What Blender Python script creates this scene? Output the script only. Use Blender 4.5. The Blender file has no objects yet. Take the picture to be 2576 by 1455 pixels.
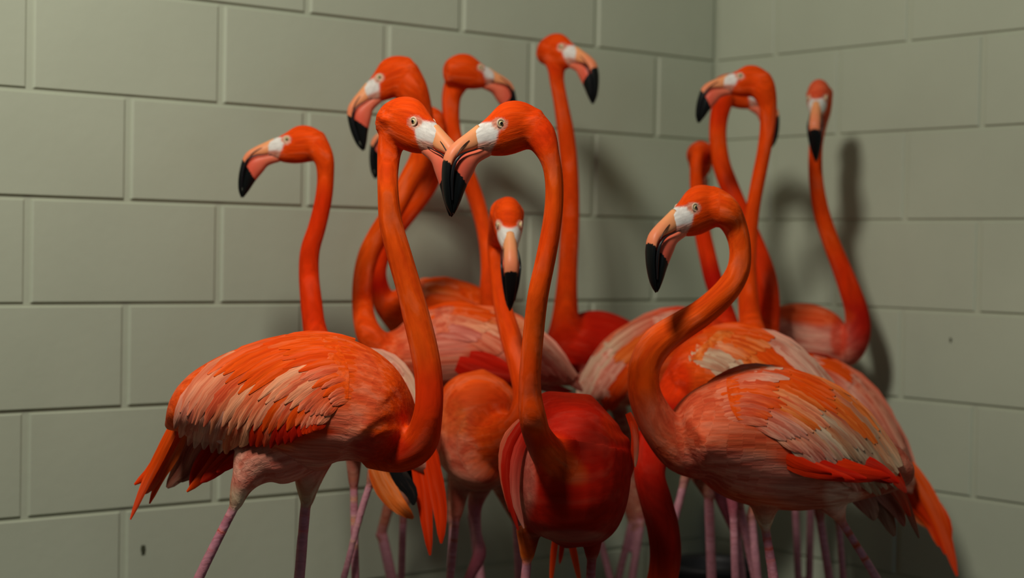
import bpy, bmesh, math, random
import numpy as np
from mathutils import Vector, Matrix
from mathutils.bvhtree import BVHTree
random.seed(7)
S = bpy.context.scene
COL = S.collection

# ------------------------------------------------------------------ camera
FPX = 4296.4
YAW, PIT, ROL = .6765, -.0224, .0181
CAM = np.array([-3.1364, -3.092, .932])
FW = np.array([math.sin(YAW)*math.cos(PIT), math.cos(YAW)*math.cos(PIT), math.sin(PIT)])
_r = np.cross(FW, [0, 0, 1]); _r /= np.linalg.norm(_r); _u = np.cross(_r, FW)
RT = _r*math.cos(ROL)+_u*math.sin(ROL)
UP = _u*math.cos(ROL)-_r*math.sin(ROL)
cd = bpy.data.cameras.new('camera'); cam = bpy.data.objects.new('camera', cd); COL.objects.link(cam)
cd.sensor_width = 36; cd.lens = FPX/2576*36; cd.clip_start = .05
cam.matrix_world = Matrix(((RT[0], UP[0], -FW[0], CAM[0]), (RT[1], UP[1], -FW[1], CAM[1]), (RT[2], UP[2], -FW[2], CAM[2]), (0, 0, 0, 1)))
cd.dof.use_dof = True; cd.dof.focus_distance = 2.55; cd.dof.aperture_fstop = 3.0
S.camera = cam

# ------------------------------------------------------------------ light and exposure
w = bpy.data.worlds.new('world'); S.world = w; w.use_nodes = True
w.node_tree.nodes['Background'].inputs[0].default_value = (.55, .8, 1, 1)
w.node_tree.nodes['Background'].inputs[1].default_value = .02

def area(name, loc, target, size, power, col, sy=None):
    l = bpy.data.lights.new(name, 'AREA'); l.energy = power; l.color = col; l.size = size
    if sy: l.shape = 'RECTANGLE'; l.size_y = sy
    o = bpy.data.objects.new(name, l); COL.objects.link(o); o.location = loc
    o.rotation_euler = (Vector(target)-Vector(loc)).to_track_quat('-Z', 'Y').to_euler()
    return o
area('ceiling_lamp', (-2.8, -1.58, 2.78), (-1.5, -.45, .8), .42, 64, (1, .95, .85))
area('daylight_fill', (.6-2.2, -4.6, 1.3), (-.3, -.9, .6), 1.2, 1.2, (.72, .88, 1))  # dim cool daylight fill, added from the camera side
area('daylight_window', (-1.0, -4.0, 1.0), (-.1, -1.9, .6),   .9, 3.4, (.66, .86, 1))
vs = S.view_settings
vs.view_transform = 'Standard'; vs.look = 'None'; vs.gamma = 1; vs.use_curve_mapping = False; vs.exposure = -.08

# ------------------------------------------------------------------ helpers
def P(x, y, d):
    return CAM + d*(FW + (x-1288)/FPX*RT - (y-727.5)/FPX*UP)
def proj(v):
    v = np.atleast_2d(v)-CAM; D = v@FW
    return np.stack([1288+FPX*(v@RT)/D, 727.5-FPX*(v@UP)/D, D], 1)

def empty(name, loc):
    o = bpy.data.objects.new(name, None); COL.objects.link(o); o.location = loc; o.empty_display_size = .05; return o
def obj(name, me, mat=None, parent=None):
    o = bpy.data.objects.new(name, me); COL.objects.link(o)
    if mat and not me.materials: me.materials.append(mat)
    if parent: o.parent = parent
    return o
def mesh(name, v, f, smooth=True):
    me = bpy.data.meshes.new(name); me.from_pydata([tuple(map(float, p)) for p in v], [], f)
    if smooth: me.polygons.foreach_set('use_smooth', [True]*len(me.polygons))
    me.update(); return me
def catmull(A, sub):
    A = np.asarray(A, float); n = len(A); out = []
    for i in range(n-1):
        p0, p1, p2, p3 = A[max(i-1, 0)], A[i], A[i+1], A[min(i+2, n-1)]
        for k in range(sub):
            t = k/sub
            out.append(.5*((2*p1)+(-p0+p2)*t+(2*p0-5*p1+4*p2-p3)*t*t+(-p0+3*p1-3*p2+p3)*t**3))
    out.append(A[-1]); return np.array(out)

def nodes(name):
    m = bpy.data.materials.new(name); m.use_nodes = True; nt = m.node_tree
    b = nt.nodes['Principled BSDF']; return m, nt, b
def N(nt, typ, **kw):
    n = nt.nodes.new(typ)
    for k, v in kw.items():
        if k.startswith('_'): setattr(n, k[1:], v)
        else: n.inputs[k.replace('0', '')].default_value = v
    return n
def rgba(c): return (c[0], c[1], c[2], 1)

# ------------------------------------------------------------------ materials
def mat_paint(name, base, rough, nscale=38, bump=.12):
    m, nt, b = nodes(name); L = nt.links.new
    tc = N(nt, 'ShaderNodeNewGeometry')
    n1 = N(nt, 'ShaderNodeTexNoise', Scale=2.1, Detail=4)
    n2 = N(nt, 'ShaderNodeTexNoise', Scale=nscale, Detail=5)
    n3 = N(nt, 'ShaderNodeTexNoise', Scale=260, Detail=2)
    for n in (n1, n2, n3): L(tc.outputs['Position'], n.inputs['Vector'])
    r = nt.nodes.new('ShaderNodeValToRGB'); r.color_ramp.elements[0].position = .3; r.color_ramp.elements[1].position = .7
    r.color_ramp.elements[0].color = rgba([c*.93 for c in base]); r.color_ramp.elements[1].color = rgba([c*1.05 for c in base])
    L(n1.outputs[0], r.inputs[0]); L(r.outputs[0], b.inputs['Base Color'])
    b.inputs['Roughness'].default_value = rough; b.inputs['Specular IOR Level'].default_value = .25
    a = N(nt, 'ShaderNodeMath', _operation='MULTIPLY_ADD'); a.inputs[1].default_value = .35
    L(n3.outputs[0], a.inputs[0]); L(n2.outputs[0], a.inputs[2])
    bp = N(nt, 'ShaderNodeBump', Strength=bump, Distance=.004); L(a.outputs[0], bp.inputs['Height']); L(bp.outputs[0], b.inputs['Normal'])
    return m
M_BLOCK = mat_paint('painted_block', (.425, .46, .35), .55)
M_JOINT = mat_paint('painted_mortar', (.42, .455, .345), .6)
M_FLOOR = mat_paint('concrete_floor', (.09, .085, .075), .6, 12)
M_RUBBER = mat_paint('black_rubber', (.012, .012, .013), .5)
M_CHIP = mat_paint('bare_chip', (.05, .055, .03), .8)

def mat_plumage():
    m, nt, b = nodes('plumage'); L = nt.links.new
    at = N(nt, 'ShaderNodeVertexColor', _layer_name='Col')
    fl = N(nt, 'ShaderNodeAttribute', _attribute_name='Flow')      # runs along the feather direction in x, across it in y and z
    s1 = N(nt, 'ShaderNodeTexNoise', Scale=1, Detail=4, Distortion=.35); L(fl.outputs['Vector'], s1.inputs['Vector'])
    mp = N(nt, 'ShaderNodeMapping'); mp.inputs['Scale'].default_value = (2.2, 3.2, 3.2); L(fl.outputs['Vector'], mp.inputs['Vector'])
    s2 = N(nt, 'ShaderNodeTexNoise', Scale=1, Detail=5); L(mp.outputs[0], s2.inputs['Vector'])
    def rng(src, lo, hi, f0=.3, f1=.7):
        r = N(nt, 'ShaderNodeMapRange'); r.inputs['From Min'].default_value = f0; r.inputs['From Max'].default_value = f1
        r.inputs['To Min'].default_value = lo; r.inputs['To Max'].default_value = hi; L(src, r.inputs['Value']); return r.outputs[0]
    # paler and deeper streaks
    x1 = N(nt, 'ShaderNodeMix', _data_type='RGBA', _blend_type='MIX'); mm = N(nt, 'ShaderNodeMath', _operation='MULTIPLY'); L(rng(s1.outputs[0], 0, .20, .52, .68), mm.inputs[0]); L(at.outputs['Alpha'], mm.inputs[1]); L(mm.outputs[0], x1.inputs[0]); L(at.outputs['Color'], x1.inputs[6]); x1.inputs[7].default_value = (.78, .42, .27, 1)
    x2 = N(nt, 'ShaderNodeMix', _data_type='RGBA', _blend_type='MULTIPLY'); a2 = N(nt, 'ShaderNodeMath', _operation='ADD'); a2.use_clamp = True; a2.inputs[1].default_value = .12; L(at.outputs['Alpha'], a2.inputs[0]); L(a2.outputs[0], x2.inputs[0]); L(x1.outputs[2], x2.inputs[6])
    gr = nt.nodes.new('ShaderNodeValToRGB'); gr.color_ramp.elements[0].position = .36; gr.color_ramp.elements[1].position = .56
    gr.color_ramp.elements[0].color = (.78, .50, .45, 1); gr.color_ramp.elements[1].color = (1, 1, 1, 1); L(s1.outputs[0], gr.inputs[0]); L(gr.outputs[0], x2.inputs[7])
    hsv = N(nt, 'ShaderNodeHueSaturation'); L(x2.outputs[2], hsv.inputs['Color']); L(rng(s2.outputs[0], .82, 1.14), hsv.inputs['Value'])
    L(hsv.outputs[0], b.inputs['Base Color'])
    b.inputs['Roughness'].default_value = .75; b.inputs['Specular IOR Level'].default_value = .05
    ad = N(nt, 'ShaderNodeMath', _operation='ADD'); L(s1.outputs[0], ad.inputs[0]); L(s2.outputs[0], ad.inputs[1])
    bp = N(nt, 'ShaderNodeBump', Strength=.45, Distance=.004); L(ad.outputs[0], bp.inputs['Height']); L(bp.outputs[0], b.inputs['Normal'])
    sa = N(nt, 'ShaderNodeMath', _operation='MULTIPLY_ADD'); sa.inputs[1].default_value = .42; sa.inputs[2].default_value = .03; L(at.outputs['Alpha'], sa.inputs[0]); L(sa.outputs[0], bp.inputs['Strength'])
    return m
M_PLUME = mat_plumage()

U0 = .00077
def mat_bill(name, a, bcol):
    m, nt, b = nodes(name); L = nt.links.new
    tc = N(nt, 'ShaderNodeTexCoord'); sx = N(nt, 'ShaderNodeSeparateXYZ'); L(tc.outputs['Object'], sx.inputs[0])
    nz = N(nt, 'ShaderNodeTexNoise', Scale=320, Detail=3); L(tc.outputs['Object'], nz.inputs['Vector'])
    # signed distance past the line where the black tip starts, in bill units
    m1 = N(nt, 'ShaderNodeMath', _operation='MULTIPLY'); m1.inputs[1].default_value = .857/U0; L(sx.outputs[0], m1.inputs[0])
    m2 = N(nt, 'ShaderNodeMath', _operation='MULTIPLY_ADD'); m2.inputs[1].default_value = -.514/U0; L(sx.outputs[2], m2.inputs[0]); L(m1.outputs[0], m2.inputs[2])
    m3 = N(nt, 'ShaderNodeMath', _operation='MULTIPLY_ADD'); m3.inputs[1].default_value = 6; L(nz.outputs[0], m3.inputs[0]); L(m2.outputs[0], m3.inputs[2])
    mr = N(nt, 'ShaderNodeMapRange'); c0 = 102*.857+52*.514+8
    mr.inputs['From Min'].default_value = c0-.8; mr.inputs['From Max'].default_value = c0+.8; L(m3.outputs[0], mr.inputs['Value'])
    g = N(nt, 'ShaderNodeMapRange'); g.inputs['From Min'].default_value = 35*U0; g.inputs['From Max'].default_value = 95*U0; L(sx.outputs[0], g.inputs['Value'])
    n2 = N(nt, 'ShaderNodeTexNoise', Scale=70, Detail=4); L(tc.outputs['Object'], n2.inputs['Vector'])
    ga = N(nt, 'ShaderNodeMath', _operation='MULTIPLY_ADD'); ga.inputs[1].default_value = .7; ga.inputs[2].default_value = -.35; L(n2.outputs[0], ga.inputs[0])
    gs = N(nt, 'ShaderNodeMath', _operation='ADD'); gs.use_clamp = True; L(g.outputs[0], gs.inputs[0]); L(ga.outputs[0], gs.inputs[1])
    x1 = N(nt, 'ShaderNodeMix', _data_type='RGBA'); x1.inputs[6].default_value = rgba(a); x1.inputs[7].default_value = rgba(bcol); L(gs.outputs[0], x1.inputs[0])
    x2 = N(nt, 'ShaderNodeMix', _data_type='RGBA'); L(mr.outputs[0], x2.inputs[0]); L(x1.outputs[2], x2.inputs[6]); x2.inputs[7].default_value = (.004, .005, .005, 1)
    L(x2.outputs[2], b.inputs['Base Color'])
    b.inputs['Roughness'].default_value = .4; b.inputs['Specular IOR Level'].default_value = .16
    bp = N(nt, 'ShaderNodeBump', Strength=.2, Distance=.001); L(n2.outputs[0], bp.inputs['Height']); L(bp.outputs[0], b.inputs['Normal'])
    return m
M_UPPER = mat_bill('upper_bill_horn', (.76, .33, .13), (.74, .22, .10))
M_LOWER = mat_bill('lower_bill_horn', (.72, .17, .09), (.68, .10, .055))
def plain(name, c, rough=.5, spec=.3):
    m, nt, b = nodes(name); n = N(nt, 'ShaderNodeTexNoise', Scale=400, Detail=2)
    r = nt.nodes.new('ShaderNodeValToRGB'); r.color_ramp.elements[0].color = rgba([k*.85 for k in c]); r.color_ramp.elements[1].color = rgba([k*1.1 for k in c])
    tc = N(nt, 'ShaderNodeTexCoord'); nt.links.new(tc.outputs['Object'], n.inputs['Vector'])
    nt.links.new(n.outputs[0], r.inputs[0]); nt.links.new(r.outputs[0], b.inputs['Base Color'])
    b.inputs['Roughness'].default_value = rough; b.inputs['Specular IOR Level'].default_value = spec; return m
M_BLACK = plain('black_horn', (.008, .008, .01), .35)
M_IRIS = plain('pale_iris', (.60, .52, .24), .2, .5)
M_PUPIL = plain('black_pupil', (.004, .004, .004), .1, .6)
M_RING = plain('eye_skin', (.70, .48, .33), .6)

# ------------------------------------------------------------------ setting: block walls, floor
BL, BH = .4064, .2032
def block_mesh(L):
    bm = bmesh.new(); hj, vj, dep = .0125, .007, .05
    x0, x1, z0, z1 = hj/2, L-hj/2, vj/2, BH-vj/2
    b = .0045
    ring = lambda e, y: [bm.verts.new(p) for p in ((x0+e, y, z0+e*.6), (x1-e, y, z0+e*.6), (x1-e, y, z1-e*.35), (x0+e, y, z1-e*.35))]
    rs = [ring(0, dep), ring(0, .0048), ring(b*.45, .0016), ring(b, 0)]
    for a, c in zip(rs, rs[1:]):
        for i in range(4): bm.faces.new((a[i], a[(i+1) % 4], c[(i+1) % 4], c[i]))
    bm.faces.new(rs[-1]); bm.faces.new(rs[0][::-1])
    bmesh.ops.recalc_face_normals(bm, faces=bm.faces)
    me = bpy.data.meshes.new('block'); bm.to_mesh(me); bm.free(); me.materials.append(M_BLOCK); return me
def box_mesh(name, lo, hi):
    v = [(x, y, z) for x in (lo[0], hi[0]) for y in (lo[1], hi[1]) for z in (lo[2], hi[2])]
    f = [(0, 1, 3, 2), (4, 6, 7, 5), (0, 4, 5, 1), (2, 3, 7, 6), (0, 2, 6, 4), (1, 5, 7, 3)]
    return mesh(name, v, f, False)
B_FULL, B_HALF = block_mesh(BL), block_mesh(BL/2)
NR = 14
def wall(name, rz, halfrow, length):
    """blocks run from the corner; local x = distance from the corner, local y = into the wall"""
    o = obj(name, box_mesh(name, (-.125, .0046, 0), (length*BL, .12, NR*BH)), M_JOINT)
    o['kind'] = 'structure'
    for r in range(NR):
        x = 0
        while x < length*BL-.01:
            half = (x == 0 and (r % 2 == 0) == halfrow)
            me = B_HALF if half else B_FULL; L = BL/2 if half else BL
            if x+L > length*BL+.01: me = B_HALF; L = BL/2
            b = obj('block', me, None, o); b.location = (x, random.uniform(-.0006, .0006), r*BH)
            b.rotation_euler = (0, 0, random.uniform(-.0012, .0012))
            x += L
    return o
# course 6 (from J0 down to J1) is an even course counted from the floor
WL = wall('wall_left', 0, True, 12)
WL.scale = (-1, 1, 1)
WR = wall('wall_right', 0, False, 12)
WR.rotation_euler = (0, 0, -math.pi/2)
fl = obj('floor', box_mesh('floor', (-5, -5, -.1), (.12, .12, 0)), M_FLOOR); fl['kind'] = 'structure'
def chip(w_, x, y, s):
    q = (FW+(x-1288)/FPX*RT-(y-727.5)/FPX*UP)
    t = -CAM[1]/q[1] if w_ is WL else -CAM[0]/q[0]
    p = CAM+t*q; pts = []; n = 12
    for i in range(n):
        a = 2*math.pi*i/n; rr = s*random.uniform(.7, 1.2)
        du, dz = rr*.55*math.cos(a), rr*math.sin(a)
        pts.append((p[0]+du, p[1]-.0012, p[2]+dz) if w_ is WL else (p[0]-.0012, p[1]+du, p[2]+dz))
    c = (p[0], p[1]-.003, p[2]) if w_ is WL else (p[0]-.003, p[1], p[2])
    me = mesh('chip', pts+[c], [(i, (i+1) % n, n) for i in range(n)]); me.transform(w_.matrix_basis.inverted() if False else Matrix())
    o = obj('paint_chip', me, M_CHIP, w_)
    bpy.context.view_layer.update(); o.matrix_world = Matrix()
bpy.context.view_layer.update()
chip(WL, 360, 1384, .011); chip(WL, 1806, 618, .011); chip(WR, 2392, 855, .006)

# ------------------------------------------------------------------ plumage colours (linear); red and deep darkened to carry breast shade
K = dict(coral=(.64, .105, .038), orange=(.74, .078, .003), red=(.43, .008, .001), deep=(.24, .007, .002), hot=(.72, .06, .002), flame=(.66, .032, .001),
         salmon=(.70, .17, .085), rose=(.66, .20, .14), pink=(.68, .29, .20), pale=(.66, .37, .265), cream=(.57, .405, .26), tan=(.40, .27, .16),
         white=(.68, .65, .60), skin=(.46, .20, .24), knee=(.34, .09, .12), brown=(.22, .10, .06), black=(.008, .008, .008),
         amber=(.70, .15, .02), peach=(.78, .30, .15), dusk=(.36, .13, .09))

# ------------------------------------------------------------------ lofts
def loft(pts, ra, rb, nseg=18, sub=4):
    A = catmull(np.column_stack([pts, ra, rb]), sub); p, a, b = A[:, :3], np.maximum(A[:, 3], .003), np.maximum(A[:, 4], .003)
    T = np.gradient(p, axis=0); T /= np.linalg.norm(T, axis=1)[:, None]+1e-12
    V = []; prev = None
    for i in range(len(p)):
        n = np.cross(T[i], FW); l = np.linalg.norm(n)
        if prev is not None:
            pn = prev-np.dot(prev, T[i])*T[i]; pn /= np.linalg.norm(pn)+1e-12
            if l < .45 or np.dot(n, pn) < 0: n = pn
            else: n = n/l
        else: n = n/max(l, 1e-6)
        prev = n; bb = np.cross(n, T[i])
        for k in range(nseg):
            th = 2*math.pi*k/nseg; V.append(p[i]+n*a[i]*math.cos(th)+bb*b[i]*math.sin(th))
    F = []
    m = len(p)
    for i in range(m-1):
        for k in range(nseg):
            k2 = (k+1) % nseg; F.append((i*nseg+k, i*nseg+k2, (i+1)*nseg+k2, (i+1)*nseg+k))
    V.append(p[0]-T[0]*min(a[0], b[0])*.4); V.append(p[-1]+T[-1]*min(a[-1], b[-1])*.4)
    for k in range(nseg):
        k2 = (k+1) % nseg; F.append((k2, k, m*nseg)); F.append(((m-1)*nseg+k, (m-1)*nseg+k2, m*nseg+1))
    return V, F, p, a

# ------------------------------------------------------------------ head: skull, bill, eyes in head units
SKULL = [(52, -22, 17, 12), (42, -25, 26, 18), (25, -22, 30, 22), (5, -19, 38, 27), (-20, -12, 47, 32), (-45, -9, 47, 33), (-70, -11, 41, 30), (-92, -16, 30, 26)]
BU = [((34, 5), (38, -34), 17.5), ((57, -6), (54, -39), 18.5), ((82, -18), (77, -41), 18.5), ((102, -32), (92, -47), 18), ((113, -53), (101, -57), 17), ((121, -88), (109, -78), 15), ((122, -122), (113, -118), 10), ((115, -144), (112, -141), 3)]
BLW = [((24, -33), (20, -54), 15), ((52, -37), (47, -63), 18.5), ((76, -40), (61, -79), 21.5), ((91, -47), (76, -97), 22), ((101, -62), (86, -111), 20), ((108, -88), (95, -125), 16), ((112, -118), (105, -138), 10), ((113, -138), (110, -144), 3)]
def bill_mesh(name, st, flat):
    A = catmull(np.array([[a[0], a[1], b[0], b[1], h] for a, b, h in st], float), 4); V = []; F = []; n = 16
    for i, (ax, az, bx, bz, h) in enumerate(A):
        c = np.array([(ax+bx)/2, 0, (az+bz)/2]); v = np.array([(ax-bx)/2, 0, (az-bz)/2])
        for k in range(n):
            th = 2*math.pi*k/n; co, si = math.cos(th), math.sin(th)
            e = .8
            co2 = math.copysign(abs(co)**e, co); si2 = math.copysign(abs(si)**e, si)
            wv = h*si2
            if flat == 1: wv *= (.80-.20*co)       # upper: widest at the mouth edge
            if flat == -1: wv *= (.86+.14*co)      # lower: keel narrower at the bottom
            V.append((c+v*co2+np.array([0, wv, 0]))*U0)
    m = len(A)
    for i in range(m-1):
        for k in range(n):
            k2 = (k+1) % n; F.append((i*n+k, i*n+k2, (i+1)*n+k2, (i+1)*n+k))
    F.append(tuple(range(n))[::-1]); F.append(tuple(range((m-1)*n, m*n)))
    me = mesh(name, V, F)
    bm = bmesh.new(); bm.from_mesh(me); bmesh.ops.recalc_face_normals(bm, faces=bm.faces); bm.to_mesh(me); bm.free()
    return me
ME_UP = bill_mesh('upper_bill', BU, 1); ME_UP.materials.append(M_UPPER)
ME_LO = bill_mesh('lower_bill', BLW, -1); ME_LO.materials.append(M_LOWER)
def mouth_mesh():
    """dark gape line: a thin ridge along both mouth edges and two nostril slits"""
    V = []; F = []
    def tube(pts, r):
        A = catmull(np.array([[*p, q] for p, q in zip(pts, r)], float), 4); b0 = len(V); n = 6
        T = np.gradient(A[:, :3], axis=0); T /= np.linalg.norm(T, axis=1)[:, None]
        for i in range(len(A)):
            y = np.array([0, 1., 0]); q = np.cross(T[i], y); q /= np.linalg.norm(q); y2 = np.cross(q, T[i])
            for k in range(n):
                th = 2*math.pi*k/n; V.append((A[i, :3]+A[i, 3]*(q*math.cos(th)+y2*math.sin(th)))*U0)
        for i in range(len(A)-1):
            for k in range(n): F.append((b0+i*n+k, b0+i*n+(k+1) % n, b0+(i+1)*n+(k+1) % n, b0+(i+1)*n+k))
    for s in (1, -1):
        pts = [(34, s*15.5, -36), (53, s*18.6, -38), (77, s*20, -40.5), (92, s*19.8, -47), (102, s*18, -59), (109, s*15, -82), (113, s*9.5, -118)]
        tube(pts, [.6, 1.0, 1.6, 2.6, 3.2, 3, 1.6])
        tube([(62, s*14.6, -20), (72, s*16, -25), (84, s*17, -33), (94, s*18, -43)], [.5, .9, .9, .6])
    return mesh('gape_line', V, F)
ME_GAPE = mouth_mesh(); ME_GAPE.materials.append(M_BLACK)
def ball(name, r, sx=1):
    bm = bmesh.new(); bmesh.ops.create_uvsphere(bm, u_segments=16, v_segments=10, radius=r)
    for v in bm.verts: v.co.y *= sx
    me = bpy.data.meshes.new(name); bm.to_mesh(me); bm.free(); me.polygons.foreach_set('use_smooth', [True]*len(me.polygons)); return me
ME_EYE = ball('eye', 5.8*U0); ME_EYE.materials.append(M_IRIS)
ME_PUP = ball('pupil', 2.9*U0, .5); ME_PUP.materials.append(M_PUPIL)
def torus(name, R_, r, mat):
    V = []; F = []; n, m = 20, 8
    for i in range(n):
        a = 2*math.pi*i/n
        for j in range(m):
            b = 2*math.pi*j/m; rr = R_+r*math.cos(b); V.append((rr*math.cos(a)*U0, r*.6*math.sin(b)*U0, rr*math.sin(a)*U0))
    for i in range(n):
        for j in range(m): F.append((i*m+j, ((i+1) % n)*m+j, ((i+1) % n)*m+(j+1) % m, i*m+(j+1) % m))
    me = mesh(name, V, F); me.materials.append(mat); return me
ME_RING = torus('eyelid', 7.0, 2.1, M_RING)

def head_frame(x, y, dep, sc, side, yaw, pitch, roll=0):
    ya, pa, ro = map(math.radians, (yaw, pitch, roll)); h = -RT if side == 'L' else RT
    f = math.cos(ya)*h+math.sin(ya)*(-FW); up = UP
    f, up = f*math.cos(pa)-up*math.sin(pa), up*math.cos(pa)+f*math.sin(pa)
    sd = np.cross(up, f)
    up, sd = up*math.cos(ro)+sd*math.sin(ro), sd*math.cos(ro)-up*math.sin(ro)
    s = 1 if np.dot(sd, -FW) > 0 else -1
    u = U0*sc
    O = P(x, y, dep) - (s*22*u*sd if abs(yaw) < 70 else 0)
    return O, f, sd, up, u, s

def paint(me, cols):
    a = me.color_attributes.new('Col', 'FLOAT_COLOR', 'POINT')
    c = np.ones((len(me.vertices), 4), np.float32); c[:, :3] = cols; c[:, 3] = np.clip(c[:, 1]/.14, .16, 1)*(1-np.clip((c[:, 2]-.33)/.15, 0, 1)); c[:, 3] *= np.where(c[:, 2] > c[:, 1]*1.05, .35, 1); a.data.foreach_set('color', c.ravel())

def flow(me, vec):
    a = me.attributes.new('Flow', 'FLOAT_VECTOR', 'POINT'); a.data.foreach_set('vector', np.asarray(vec, np.float32).ravel())

def sstep(x, a, b):
    t = np.clip((x-a)/(b-a), 0, 1); return t*t*(3-2*t)

VOX = .0036
def flamingo(label, head, neck, body, legs, dep, spots=(), rd=.1, neckcol='hot', bodycol='orange', vox=VOX, wings=(), blades=(), group='flamingos huddled in the block-walled corner'):
    """neck: (x,y,depth,radius px[,colour]); body: (x,y,depth,r px,colour[,half depth m]); legs: lists of (x,y,depth,r px,colour)"""
    V = []; F = []; CP = []; CR = []; CC = []
    def add(pts, ra, rb, cols, nseg=18, sub=4):
        v, f, p, a = loft(pts, ra, rb, nseg, sub); b0 = len(V); V.extend(v); F.extend([tuple(i+b0 for i in q) for q in f])
        cc = catmull(np.array([K[c] for c in cols]), sub)
        CP.append(p); CR.append(a); CC.append(np.clip(cc, 0, 1))
    bs = np.array([P(*s[:3]) for s in body]); br = [s[3]*s[2]/FPX for s in body]
    add(bs, br, [(s[5] if len(s) > 5 else rd)*min(1, (s[3]/70)**.6) for s in body], [s[4] for s in body], 28, 5)
    if head:
        O, f, sd, up, u, vis = head_frame(*head)
        nk = list(neck)
        pts = [P(*s[:3]) for s in nk]; rr = [s[3]*s[2]/FPX for s in nk]; cs = [s[4] if len(s) > 4 else neckcol for s in nk]
        pts.append(O+f*(-60*u)+up*(-5*u)); rr.append(39*u); cs.append(cs[-1])
        add(np.array(pts), rr, rr, cs, 18, 5)
        sk = SKULL[::-1]
        # skull rings built directly in head space
        b0 = len(V); n = 18; A = catmull(np.array(sk, float), 4); p = []
        for (x_, z_, hh, hw) in A:
            c = O+f*x_*u+up*z_*u; p.append(c)
            for k in range(n):
                th = 2*math.pi*k/n; V.append(c+up*hh*u*math.sin(th)+sd*hw*u*math.cos(th))
        for i in range(len(A)-1):
            for k in range(n): F.append((b0+i*n+k, b0+i*n+(k+1) % n, b0+(i+1)*n+(k+1) % n, b0+(i+1)*n+k))
        F.append(tuple(b0+k for k in range(n))[::-1]); F.append(tuple(b0+(len(A)-1)*n+k for k in range(n)))
        CP.append(np.array(p)); CR.append(A[:, 2]*u); CC.append(np.tile(K['hot'], (len(A), 1)))
    feet = []
    for lg in legs:
        pts = [P(*s[:3]) for s in lg]; rr = [s[3]*s[2]/FPX for s in lg]; cs = [s[4] for s in lg]
        # go on down to the floor below the lowest given point: ankle joint, shank, foot
        e = pts[-1]; d = e-pts[-2]; d = d/np.linalg.norm(d); r0 = min(rr[-1], .0105)
        za = min(.30, e[2]-.04); 
        if e[2] > .2:
            t = (e[2]-za)/max(-d[2], .3); an = e+d*t*.8; an[2] = za
            pts += [an+(e-an)*.25, an, np.array([an[0]-.008, an[1]-.008, za-.05]), np.array([an[0]+.004, an[1]+.004, .03]), np.array([an[0], an[1], .008])]
            rr += [r0, .0165, .0095, .0085, .009]; cs += ['skin', 'knee', 'skin', 'skin', 'skin']
        add(np.array(pts), rr, rr, cs, 12, 4); ft = pts[-1]; feet.append(ft)
        for ang in (-35, 0, 35):
            a = math.radians(ang+225+random.uniform(-8, 8)); q = np.array([math.cos(a), math.sin(a), 0])
            add(np.array([ft+(0, 0, .002), ft+q*.04+(0, 0, .001), ft+q*.085+(0, 0, -.002)]), [.009, .0075, .005], [.009, .0075, .005], ['skin']*3, 8, 3)
    V = np.array(V)
    base = Vector((float(bs[:, 0].mean()), float(bs[:, 1].mean()), 0)); bvec = np.array(base)
    root = empty('flamingo', base); root['label'] = label; root['category'] = 'flamingo'; root['group'] = group
    me = mesh('tmp', V, F); bm = bmesh.new(); bm.from_mesh(me); bmesh.ops.recalc_face_normals(bm, faces=bm.faces); bm.to_mesh(me); bm.free()
    tmp = bpy.data.objects.new('tmp', me); COL.objects.link(tmp)
    rm = tmp.modifiers.new('r', 'REMESH'); rm.mode = 'VOXEL'; rm.voxel_size = vox; rm.adaptivity = 0
    sm = tmp.modifiers.new('s', 'SMOOTH'); sm.factor = .5; sm.iterations = 6
    dg = bpy.context.evaluated_depsgraph_get(); bme = bpy.data.meshes.new_from_object(tmp.evaluated_get(dg))
    bpy.data.objects.remove(tmp); bpy.data.meshes.remove(me); bme.name = 'body'
    bme.polygons.foreach_set('use_smooth', [True]*len(bme.polygons))
    nv = len(bme.vertices); co = np.empty(nv*3); bme.vertices.foreach_get('co', co); co = co.reshape(-1, 3)
    # --- colours from the nearest centre line, then patches, then face
    CPa, CRa, CCa = np.vstack(CP), np.concatenate(CR), np.vstack(CC)
    cols = np.empty((nv, 3))
    for i in range(0, nv, 4000):
        d = np.linalg.norm(co[i:i+4000, None, :]-CPa[None], axis=2)/CRa[None]
        wgt = np.exp(-(d-d.min(1)[:, None])*9); cols[i:i+4000] = (wgt@CCa)/wgt.sum(1)[:, None]
    # --- feather direction: distance along the nearest centre line, offset across it
    lens = []; off = 0
    for p_ in CP:
        lens.append(off+np.concatenate([[0], np.cumsum(np.linalg.norm(np.diff(p_, axis=0), axis=1))])); off += 3.7
    AL = np.concatenate(lens); fl = np.empty((nv, 3)); nb = len(CP[0])
    for i in range(0, nv, 4000):
        d = np.linalg.norm(co[i:i+4000, None, :]-CPa[None], axis=2)/CRa[None]; k = d.argmin(1)
        wgt = np.exp(-(d-d.min(1)[:, None])*5)*(np.abs(AL[None]-AL[k][:, None]) < .3)
        s_ = (wgt@AL)/wgt.sum(1); c_ = (wgt@CPa)/wgt.sum(1)[:, None]; o_ = co[i:i+4000]-c_
        n_ = o_/(np.linalg.norm(o_, axis=1)[:, None]+1e-6)*CRa[k][:, None]
        fl[i:i+4000, 0] = s_*9; fl[i:i+4000, 1] = (n_@UP)*75; fl[i:i+4000, 2] = (n_@FW)*75
    pr = proj(co)
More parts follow.
